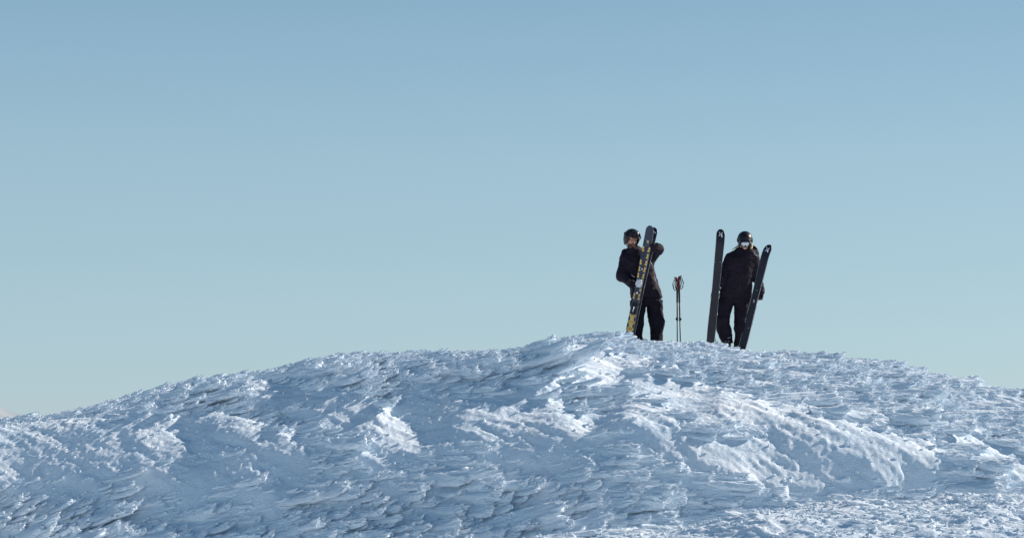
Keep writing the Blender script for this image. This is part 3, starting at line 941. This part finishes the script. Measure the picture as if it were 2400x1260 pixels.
def make_bindings(root, L_, back, t_toe=.52, t_heel=.34):
    s = 1 if back else -1                                # direction they stick out
    M = Matrix.Identity(4)
    f = Field((-.07, -.09, t_toe * L_ - .09), (.07, .09, t_toe * L_ + .10), .0055)
    z = t_toe * L_
    f.box((0, s * .018, z), (.040, .012, .070), .008, .004)
    f.box((0, s * .042, z + .030), (.043, .022, .030), .014, .012)
    for sx in (-1, 1): f.cap((sx * .038, s * .040, z + .02), (sx * .046, s * .045, z - .035), .012, .009, .008)
    f.mesh('toe_binding', M_silver, root)
    z = t_heel * L_
    f = Field((-.07, -.11, z - .12), (.07, .11, z + .10), .0055)
    f.box((0, s * .016, z), (.036, .010, .095), .006, .004)
    f.box((0, s * .045, z - .015), (.034, .032, .042), .012, .012)
    f.cap((0, s * .07, z - .03), (0, s * .090, z - .085), .014, .010, .01)
    h = f.mesh('heel_binding', M_black, root)
    tube('heel_lever', [(0, s * .080, z + .020), (.006, s * .088, z - .02), (0, s * .092, z - .07)], .009, M_silver, h, 6)
    for sx in (-1, 1):
        tube('brake', [(sx * .030, s * .018, z + .06), (sx * .062, s * .020, z + .055), (sx * .066, s * -.004, z + .10), (sx * .063, s * -.028, z + .145)], .0042, M_black, root, 6)

# ================================================================== left skier
def build_left():
    u0, v0 = 1515, 803
    Lc = frame(u0, v0)
    root = empty('person', P(u0, v0, 40.15), 'skier in black with goggles pushed up on helmet, hugging a yellow patterned pair of skis', 'person')
    H = Matrix.Translation(Vector(Lc(1481, 561, -.03))) @ rot(yaw=20, pitch=14, roll=10) @ Matrix.Scale(1.08, 4)
    # body
    f = Field(Lc(1446, 803, -.42), Lc(1560, 528, .25), .0062)
    f.loft([(Lc(0, 690)[2], Lc(1513, 0)[0], 0, .135, .095), (Lc(0, 660)[2], Lc(1506, 0)[0], 0, .125, .090), (Lc(0, 610)[2], Lc(1498, 0)[0], 0, .165, .105), (Lc(0, 597)[2], Lc(1495, 0)[0], 0, .11, .075)], .03)
    f.cap(Lc(1492, 600, .02), Lc(1485, 575, .02), .050, .048, .02)
    add_head(f, H)
    sR, eR, wR = Lc(1467, 606, 0), Lc(1459, 646, -.05), Lc(1480, 667, -.22)
    sL, eL, wL = Lc(1524, 604, 0), Lc(1541, 585, -.20), Lc(1527, 579, -.36)
    for a, b, c in ((sR, eR, wR), (sL, eL, wL)):
        f.cap(a, b, .052, .042, .03); f.cap(b, c, .042, .030, .02); f.ell(c, (.03, .03, .035), .02)
    for hip, kn, an in ((Lc(1499, 700), Lc(1494, 748, -.04), Lc(1493, 792, .02)), (Lc(1531, 700), Lc(1536, 748, -.04), Lc(1538, 792, .02))):
        f.cap(hip, kn, .085, .058, .03); f.cap(kn, an, .056, .042, .03)
        f.cap(an, an + np.array([0, -.10, -.03]), .04, .03, .02)
    f.mesh('body', M_skin, root)
    for sx in (-1, 1):
        e_ = Field((sx * .032 - .02, -.11, .0), (sx * .032 + .02, -.07, .05), .003)
        e_.ell((sx * .032, -.0865, .019), (.011, .010, .006), .002)
        e_.mesh('eye', M_vent, root, H)
        e_ = Field((sx * .032 - .03, -.12, .02), (sx * .032 + .03, -.07, .07), .003)
        e_.cap((sx * .018, -.091, .042), (sx * .046, -.080, .043), .005, .004, .002)
        e_.mesh('eyebrow', M_beard, root, H)
    # beard
    f = Field((-.09, -.14, -.15), (.09, .03, .02), .005)
    f.ell((0, -.036, -.076), (.0585, .066, .048), .01); f.ell((0, -.066, -.100), (.036, .032, .030), .015)
    f.ell((0, -.070, -.010), (.058, .07, .045), .01, None, 'sub'); f.ell((0, -.104, -.060), (.022, .012, .010), .004, None, 'sub')
    f.cap((-.026, -.098, -.056), (0, -.108, -.040), .007, .008, .005); f.cap((.026, -.098, -.056), (0, -.108, -.040), .007, .008, .005)
    f.wrinkle(.006, 60, 3)
    f.mesh('beard', M_beard, root, H)
    make_helmet(root, H, M_lens, True)
    # jacket
    f = Field(Lc(1436, 706, -.46), Lc(1566, 560, .30), .0075)
    f.loft([(Lc(0, 696)[2], Lc(1516, 0)[0], .0, .252, .185), (Lc(0, 678)[2], Lc(1513, 0)[0], 0, .238, .175), (Lc(0, 650)[2], Lc(1506, 0)[0], 0, .222, .165),
            (Lc(0, 625)[2], Lc(1500, 0)[0], 0, .228, .165), (Lc(0, 606)[2], Lc(1496, 0)[0], .0, .235, .150), (Lc(0, 594)[2], Lc(1492, 0)[0], .01, .185, .125), (Lc(0, 586)[2], Lc(1489, 0)[0], .01, .120, .10)], .03)
    f.ell(Lc(1488, 586, .02), (.125, .13, .090), .03)                        # collar and folded hood
    f.ell(Lc(1466, 591, .05), (.062, .08, .066), .02); f.ell(Lc(1488, 586, -.03), (.10, .10, .055), .02)
    f.cap(sR + [-.01, 0, .0], eR + [-.005, 0, 0], .092, .088, .05); f.cap(eR, wR, .088, .060, .04)
    f.cap(sL, eL, .090, .086, .05); f.cap(eL, wL, .080, .060, .04)
    f.D -= .007; f.wrinkle(.016, 7, 21, (1, 1, .8)); f.wrinkle(.009, 17, 22, (1, 1, 1.3))
    ji = Matrix.Identity(4)
    f.ell(Lc(1486, 568, -.05), (.080, .10, .085), .012, None, 'sub')
    j = f.mesh('jacket', M_cloth, root)
    zp = [Lc(1478, 664, -.255), Lc(1470, 657, -.215), Lc(1462, 651, -.16)]
    tube('wrist_tape', zp, .006, M_trim, j, 6)
    tube('wrist_tape', [p + np.array([.055, -.02, .085]) for p in zp[:2]], .005, M_trim, j, 6)
    for k, (a, b) in enumerate((((1523, 608), (1532, 628)), ((1533, 646), (1540, 668)))):
        tube('zip', [Lc(*a, -.135), Lc((a[0] + b[0]) / 2 - 1, (a[1] + b[1]) / 2, -.145), Lc(*b, -.135)], .005, M_trim, j, 6)
    # trousers
    f = Field(Lc(1466, 810, -.25), Lc(1568, 680, .25), .0075)
    f.loft([(Lc(0, 714)[2], Lc(1515, 0)[0], 0, .245, .150), (Lc(0, 684)[2], Lc(1514, 0)[0], 0, .215, .150)], .02)
    Z = lambda v: Lc(0, v)[2]; Xc = lambda u: Lc(u, 0)[0]
    f.loft([(Z(808), Xc(1492), .0, .100, .125), (Z(800), Xc(1492), .0, .098, .110), (Z(786), Xc(1491.5), .0, .092, .10), (Z(772), Xc(1490), -.02, .110, .115), (Z(760), Xc(1492), -.04, .122, .12), (Z(742), Xc(1493), -.03, .108, .115), (Z(722), Xc(1496), -.01, .120, .13), (Z(705), Xc(1497), 0, .130, .14)], .025)
    f.loft([(Z(808), Xc(1539), .0, .100, .125), (Z(800), Xc(1539), .0, .098, .110), (Z(780), Xc(1539), .0, .094, .10), (Z(766), Xc(1540), -.03, .108, .115), (Z(753), Xc(1539), -.05, .132, .12), (Z(742), Xc(1536.5), -.04, .122, .115), (Z(725), Xc(1535), -.01, .125, .13), (Z(705), Xc(1534), 0, .134, .14)], .025)
    f.D -= .007; f.wrinkle(.014, 8, 31, (1, 1, 1.4)); f.wrinkle(.008, 20, 32)
    t = f.mesh('trousers', M_pants, root)
    tube('pocket_zip', [Lc(1545, 703, -.12), Lc(1549, 716, -.10), Lc(1550, 722, -.08)], .005, M_trim, t, 6)
    make_boot(root, Xc(1492), -.01, -.075, -18)
    make_boot(root, Xc(1539), -.01, -.075, 14)
    # gloves
    make_glove(root, Matrix.Translation(Vector(Lc(1479, 666, -.24))) @ Matrix.Rotation(RAD(-60), 4, 'Y') @ Matrix.Rotation(RAD(-150), 4, 'Z'), 55, 1)
    make_glove(root, Matrix.Translation(Vector(Lc(1530, 580, -.36))) @ Matrix.Rotation(RAD(78), 4, 'Y') @ Matrix.Rotation(RAD(180), 4, 'Z'), 55, -1)
    return root
build_left()

# ================================================================== right skier
def build_right():
    u0, v0 = 1722, 822
    Lc = frame(u0, v0)
    root = empty('person', P(u0, v0, 40.1), 'skier in black with blond hair and mirrored goggles, head bowed between two dark skis', 'person')
    H = Matrix.Translation(Vector(Lc(1747, 566, -.07))) @ rot(yaw=-3, pitch=24, roll=1)
    Z = lambda v: Lc(0, v)[2]; Xc = lambda u: Lc(u, 0)[0]
    f = Field(Lc(1676, 822, -.35), Lc(1798, 530, .25), .0065)
    f.loft([(Z(692), Xc(1726), 0, .130, .095), (Z(655), Xc(1733), 0, .115, .085), (Z(612), Xc(1741), 0, .155, .10), (Z(594), Xc(1744), 0, .12, .08)], .03)
    f.cap(Lc(1745, 598), Lc(1746, 578, -.03), .052, .05, .03)
    add_head(f, H)
    sR, eR, wR = Lc(1712, 604), Lc(1700, 636, .02), Lc(1689, 660, -.07)
    sL, eL, wL = Lc(1770, 606), Lc(1777, 648, .02), Lc(1783, 684, -.08)
    for a, b, c in ((sR, eR, wR), (sL, eL, wL)):
        f.cap(a, b, .048, .040, .03); f.cap(b, c, .040, .028, .02); f.ell(c, (.028, .028, .034), .02)
    for hip, kn, an in ((Lc(1708, 705), Lc(1697, 752, -.05), Lc(1703, 795, .02)), (Lc(1739, 705), Lc(1737, 758, -.05), Lc(1735, 806, .02))):
        f.cap(hip, kn, .080, .055, .03); f.cap(kn, an, .053, .04, .03)
        f.cap(an, an + np.array([0, -.10, -.04]), .04, .03, .02)
    f.mesh('body', M_skin, root)
    make_helmet(root, H, M_mirror, False)
    # hair below the helmet
    for k, (pts, r) in enumerate((([(1731, 573, -.02), (1726.5, 578, -.06), (1721, 581, -.09), (1716, 586, -.11)], .009), ([(1762, 572, -.05), (1763, 577, -.10), (1761, 581, -.12)], .019), ([(1733, 574, -.03), (1729, 578, -.08), (1725, 581, -.10)], .009))):
        f = Field(Lc(1712, 600, -.20), Lc(1772, 562, .04), .0055)
        q = [Lc(*p) for p in pts]
        for a, b in zip(q[:-1], q[1:]): f.cap(a, b, r, r * .85, .01)
        f.wrinkle(.010, 35, 9 + k, (1, 1, .4))
        f.mesh('hair', M_blond, root)
    # jacket
    f = Field(Lc(1674, 704, -.25), Lc(1802, 562, .32), .0075)
    f.loft([(Z(697), Xc(1724.5), 0, .258, .175), (Z(680), Xc(1726), 0, .250, .170), (Z(655), Xc(1732), 0, .225, .16), (Z(628), Xc(1738), 0, .222, .16),
            (Z(604), Xc(1742), 0, .245, .145), (Z(592), Xc(1744), .01, .215, .125), (Z(584), Xc(1745), .01, .150, .115), (Z(578), Xc(1746), .01, .105, .10)], .03)
    f.cap(sR + [.01, 0, 0], eR, .088, .080, .05); f.cap(eR, wR, .078, .056, .04)
    f.cap(sL + [-.01, 0, 0], eL, .088, .078, .05); f.cap(eL, wL, .074, .055, .04)
    f.ell(Lc(1768, 590, .05), (.085, .10, .055), .03)
    f.D -= .007; f.wrinkle(.015, 7, 41, (1, 1, .8)); f.wrinkle(.008, 18, 42, (1, 1, 1.3))
    f.ell(Lc(1746, 570, -.08), (.080, .10, .070), .015, None, 'sub')
    j = f.mesh('jacket', M_cloth, root)
    # hood standing up behind the right shoulder
    hd = Field((-.12, -.12, -.10), (.12, .14, .12), .0065)
    hd.ell((0, 0, 0), (.085, .095, .058), .02); hd.ell((-.01, -.035, .022), (.062, .075, .046), .01, None, 'sub')
    hd.wrinkle(.010, 22, 4)
    hd.mesh('hood', M_cloth, root, Matrix.Translation(Vector(Lc(1768, 581, .06))) @ rot(roll=34, pitch=18))
    tube('zip', [Lc(1744, 600, -.142), Lc(1738, 640, -.158), Lc(1731, 690, -.172)], .005, M_black, j, 6)
    for a, b in (((1765, 588), (1772, 597)), ((1767, 596), (1776, 600))):
        tube('hood_fold_light', [Lc(*a, -.12), Lc((a[0] + b[0]) / 2, (a[1] + b[1]) / 2 - 1, -.14), Lc(*b, -.10)], .0055, M_trim, j, 6)  # lit folds of the hood, put in as pale tubes
    # trousers
    f = Field(Lc(1672, 822, -.25), Lc(1768, 680, .25), .0075)
    f.loft([(Z(708), Xc(1722), 0, .250, .145), (Z(684), Xc(1724), 0, .235, .145)], .02)
    f.loft([(Z(802), Xc(1704), .0, .086, .10), (Z(790), Xc(1701), .0, .100, .105), (Z(772), Xc(1697), -.02, .118, .115), (Z(758), Xc(1695), -.03, .105, .11), (Z(746), Xc(1694), -.04, .112, .115), (Z(735), Xc(1697.5), -.03, .100, .115), (Z(718), Xc(1700), -.01, .115, .125), (Z(700), Xc(1705), 0, .128, .135)], .02)
    f.loft([(Z(820), Xc(1733), .0, .092, .10), (Z(800), Xc(1735), .0, .090, .10), (Z(782), Xc(1737), -.02, .092, .105), (Z(770), Xc(1736.5), -.04, .112, .115), (Z(752), Xc(1737), -.04, .108, .115), (Z(730), Xc(1739), -.01, .116, .125), (Z(700), Xc(1741), 0, .130, .135)], .02)
    f.D -= .007; f.wrinkle(.014, 8, 51, (1, 1, 1.4)); f.wrinkle(.008, 20, 52)
    t = f.mesh('trousers', M_pants, root)
    for a, b in (((1703, 757), (1708, 764)), ((1750, 762), (1754, 768)), ((1704, 793), (1712, 789))):
        tube('knee_fold_tape', [Lc(*a, -.12), Lc((a[0] + b[0]) / 2, (a[1] + b[1]) / 2 + 1, -.115), Lc(*b, -.075)], .006, M_trim, t, 6)
    make_boot(root, Xc(1705), -.03, Z(815), -8)
    make_boot(root, Xc(1732), -.02, -.03, 6)
    make_glove(root, Matrix.Translation(Vector(Lc(1688, 660, -.085))) @ Matrix.Rotation(RAD(25), 4, 'Y') @ Matrix.Rotation(RAD(30), 4, 'Z'), 50, 1)
    make_glove(root, Matrix.Translation(Vector(Lc(1784, 683, -.09))) @ Matrix.Rotation(RAD(6), 4, 'Y') @ Matrix.Rotation(RAD(-20), 4, 'Z'), 48, -1)
    return root
build_right()

# ================================================================== skis
def pw(u, v, base_v, dy, D0):
    """world point in the plane of a figure that stands at depth D0"""
    x, y, z = P(u, base_v, D0)
    return Vector((x, y + dy, z + (base_v - v) / PXM))

# yellow patterned pair, held base to base
g = 'skis held by the two skiers'
x1, at1, L1, _ = make_ski('navy ski with yellow petal pattern and silver bindings, held in front of the left skier', pw(1523.5, 532.5, 803, -.42, 40.15), pw(1469.5, 800, 803, -.24, 40.15), 803, 12, True, .134, .106, .126, g, M_navy)
upper, lower, navyp = [], [], []
for fc, both in ((.795, 1), (.738, 2), (.680, 1), (.622, 1), (.565, 1), (.495, 2), (.445, 2), (.400, 1), (.372, 1)):
    hh_ = .023 if fc > .45 else .012
    for sx in ((-1, 1) if both == 1 else (1,)):
        upper.append([at1(fc - hh_, sx * .93, .0002), at1(fc + hh_, sx * .93, .0002), at1(fc + hh_ * .7, sx * .48, .0002), at1(fc + .001, sx * .62, .0002), at1(fc - hh_ * .8, sx * .34, .0002)])
n_ = 14
lower.append([at1(.006 + .222 * i / n_, .93, .0002) for i in range(n_ + 1)] + [at1(.006 + .222 * (n_ - i) / n_, -.93, .0002) for i in range(n_ + 1)])
slabs('petal_print', upper, M_gold, x1, .0010)
slab('tail_print', lower, M_gold, x1, .0008)
for c in (.072, .132, .192):
    for sx in (-1, 1):
        navyp.append([at1(c + .022 * math.cos(a), sx * (.96 - .52 * math.sin(a)), .0012) for a in [math.pi * k / 8 for k in range(9)]])
for c in (.102, .162, .218):
    navyp.append([at1(c + .010, .12, .0012), at1(c, .60, .0012), at1(c - .004, .60, .0012), at1(c + .004, .05, .0012)])
    navyp.append([at1(c + .010, -.12, .0012), at1(c + .004, -.05, .0012), at1(c - .004, -.60, .0012), at1(c, -.60, .0012)])
slabs('blue_print', navyp, M_blue, x1, .0008)
logo(at1, .862, L1, M_pale, x1, .62)
bars = [[at1(t_ + .0022, -.48, .0002), at1(t_ + .0022, e_, .0002), at1(t_ - .0022, e_, .0002), at1(t_ - .0022, -.48, .0002)] for t_, e_ in ((.836, .42), (.823, .20))]
slabs('small_print', bars, M_greyp, x1, .0008)
ring = [at1(.622 + .0065 * math.cos(a), .19 * math.sin(a), .0014) for a in [2 * math.pi * k / 14 for k in range(14)]]
slab('badge', [ring], M_white, x1, .0012)
star = []
for k in range(12):
    a = math.pi * k / 6; rr = 1.0 if k % 2 == 0 else .52
    star.append(at1(.415 + .012 * rr * math.cos(a), .42 * rr * math.sin(a), .0014))
slab('star_print', [star], M_white, x1, .0014)
make_bindings(x1, L1, False, .50, .285)
x2, at2, L2, _ = make_ski('dark ski mostly hidden behind the yellow patterned one, only tip and bindings showing', pw(1532, 534, 803, -.30, 40.15), pw(1474, 800, 803, -.20, 40.15), 803, 8, False, .134, .106, .126, g)
slab('tip_mark', [[at2(.965, .15, .0003), at2(.955, .75, .0003), at2(.948, .70, .0003), at2(.957, .1, .0003)]], M_white, x2, .001)
make_bindings(x2, L2, True, .50, .285)

x3, at3, L3, _ = make_ski('plain dark ski standing upright on its tail between the poles and the right skier', pw(1690.5, 537, 822, -.20, 40.1), pw(1663.5, 804, 822, -.12, 40.1), 822, -6, False, .140, .118, .138, g)
logo(at3, .954, L3, M_white, x3, 1.0)
slabs('rivet', [[at3(.707 + .003 * math.cos(a), s_ + .045 * math.sin(a), .0003) for a in [2 * math.pi * k / 8 for k in range(8)]] for s_ in (-.85, .50, .92)], M_white, x3, .0012)
make_bindings(x3, L3, True, .52, .36)
x4, at4, L4, _ = make_ski('plain dark ski leaning outward on its tail, furthest right, white logo and bindings behind', pw(1798, 574, 822, -.30, 40.1), pw(1735.5, 824, 822, -.16, 40.1), 822, 40, False, .150, .128, .146, g)
logo(at4, .950, L4, M_white, x4, 1.0)
slabs('snow_fleck', [[at4(t_ + r_ * math.cos(a), s_ + .16 * math.sin(a), .0003) for a in [2 * math.pi * k / 8 for k in range(8)]] for t_, s_, r_ in ((.475, .0, .005), (.462, .1, .006), (.57, .1, .002), (.22, .3, .002))], M_white, x4, .0014)
make_bindings(x4, L4, True, .43, .27)

# ================================================================== ski poles between the skiers
def make_pole(label, top, low, side, knob, bend):
    top = Vector(top); low = Vector(low)
    L_ = (top - low).length
    root = empty('ski_pole', low, label, 'ski pole', 'ski poles stuck in the snow between the skiers')
    z = (top - low).normalized(); y = Vector((0, 1, 0)); y = (y - z * y.dot(z)).normalized(); x = y.cross(z)
    root.matrix_world = Matrix.Translation(low) @ Matrix((x, y, z)).transposed().to_4x4()
    tube('lower_shaft', [(0, 0, -.10), (0, 0, .40)], .0100, M_black, root, 8)
    tube('upper_shaft', [(0, 0, .395), (0, 0, .72)], .0120, M_redsh, root, 8)
    c = Field((-.03, -.03, .34), (.035, .03, .43), .004)
    c.cap((0, 0, .36), (0, 0, .405), .015, .015, .005); c.box((side * .016, 0, .383), (.012, .012, .016), .006, .006)
    c.mesh('clamp', M_black, root)
    b = Field((-.05, -.05, -.06), (.05, .05, -.02), .004)
    b.ell((0, 0, -.04), (.042, .042, .008), .004); b.mesh('basket', M_black, root)
    g_ = Field((-.06, -.04, .60), (.06, .04, L_ + .05), .0045)
    g_.cap((0, 0, .655), (0, 0, L_ - .20), .0150, .0165, .01)
    g_.mesh('lower_grip', M_black, root)
    g_ = Field((-.06, -.05, L_ - .24), (.07, .05, L_ + .05), .0045)
    g_.cap((0, 0, L_ - .20), (0, 0, L_ - .03), .0175, .0165, .01)
    g_.ell((knob * .022, 0, L_ - .008), (.034, .022, .014), .012, Matrix.Rotation(RAD(-knob * 14), 4, 'Y'))
    for k in range(4): g_.ell((0, -.012, L_ - .07 - .03 * k), (.012, .012, .009), .006)
    g_.mesh('grip', M_red, root)
    s_ = side
    tube('strap', [(s_ * .012, -.012, L_ - .02), (s_ * .050, -.015, L_ - .045), (s_ * .072, -.01, L_ - .11), (s_ * .058, 0, L_ - .185), (s_ * .030, .0, L_ - .215), (s_ * .014, .0, L_ - .19),
                   (s_ * .030, -.004, L_ - .16), (s_ * .036, -.008, L_ - .09), (s_ * .018, -.012, L_ - .035)], .0085, M_black, root, 6)
make_pole('ski pole leaning left at its foot, its red grip the lower of the crossed pair', pw(1588.0, 649, 802, 0, 40.1), pw(1587.2, 802, 802, -.02, 40.1), -1, -1, 0)
make_pole('ski pole right of its twin, red grip knob slightly higher, strap loop hanging right', pw(1592.2, 645.5, 802, .03, 40.1), pw(1594.8, 802, 802, .02, 40.1), 1, 1, 0)

# ================================================================== small things by the feet
def loop_pts(c, rx, rz, n=12, a0=0, a1=360):
    return [(c[0] + rx * math.cos(RAD(a0 + (a1 - a0) * k / n)), c[1] + .01 * math.sin(k), c[2] + rz * math.sin(RAD(a0 + (a1 - a0) * k / n))) for k in range(n + 1)]
c = pw(1512, 799, 803, .05, 40.15)
o = tube('strap_loop', loop_pts(c, .047, .030, 12, -20, 200), .009, M_black, None, 6)
tag(o, 'black strap loop poking out of the snow between the left skier\'s boots', 'strap', None)
c = pw(1675.5, 795, 822, .0, 40.1)
o = tube('cord_tangle', loop_pts(c, .014, .020, 10, -40, 260) + [(c[0] + .02, c[1], c[2] - .035), (c[0] + .045, c[1], c[2] - .030), (c[0] + .048, c[1], c[2] - .045), (c[0] + .005, c[1], c[2] - .055)], .005, M_black, None, 6)
tag(o, 'small tangle of black cord in the snow beside the tail of the upright dark ski', 'cord', None)

# dark specks of heather caught in the rime
def grass_bit(u, v, dp, pts, r, label, mat):
    b = Vector(P(u, v, dp))
    o = tube('plant_stem', [b + Vector(p) for p in pts], r, mat, None, 6, r_end=r * .3)
    tag(o, label, 'plant', 'plant stems sticking out of the rime')
M_stem = noisy(new_mat('stem', rough=0.8), (0.02, 0.045, 0.035), (0.05, 0.10, 0.08), 60)

grass_bit(1702, 1011, 35.0, [(-.09, -.10, .05), (-.03, -.16, .02), (.03, -.18, -.02), (.10, -.16, -.06)], .016, 'green curved plant stem in the pale snow below the right skier, longest of the four', M_stem)
grass_bit(1850, 1074, 34.6, [(-.03, -.16, -.01), (.03, -.2, .03)], .010, 'tiny dark stem tip in the snow, lower right of the long green one', M_stem)
grass_bit(2051, 1075, 34.6, [(-.03, -.16, .02), (.04, -.2, -.02)], .010, 'tiny dark stem tip in smooth snow, third of four from the left', M_stem)
grass_bit(2220, 1119, 34.2, [(-.04, -.16, .0), (.05, -.2, .0)], .010, 'tiny dark stem tip furthest right and lowest of the four', M_stem)

# ================================================================== pale mountain far beyond the left shoulder
def far_mountain():
    D = 2600.0
    n = 60
    V, Fc = [], []
    top = Vector(P(-160, 884, D))
    base = -160.0
    for i in range(n + 1):
        r_ = 1.0 * i / n
        for k in range(72):
            a = 2 * math.pi * k / 72
            rad_ = 620 * r_
            x = top.x + rad_ * math.cos(a); y = top.y + rad_ * math.sin(a)
            z = base + (top.z - base) * (1 - r_) + 9 * float(noise2(np.array([x / 60.]), np.array([y / 60.]), 3)[0]) * min(1, 6 * r_)
            V.append((x, y, z))
    for i in range(n):
        for k in range(72):
            k2 = (k + 1) % 72
            Fc.append((i * 72 + k, (i + 1) * 72 + k, (i + 1) * 72 + k2, i * 72 + k2))
    tag(mesh_obj('distant_mountain', V, Fc, M_far, None), 'pale snowy mountain shoulder far beyond the left end of the ridge', None, None, 'structure')
M_far = noisy(new_mat('far_snow_haze', rough=0.9, spec=0.1), (0.25, 0.29, 0.33), (0.31, 0.35, 0.38), 0.02)  # distance haze is put into the colour by dimming the snow
far_mountain()
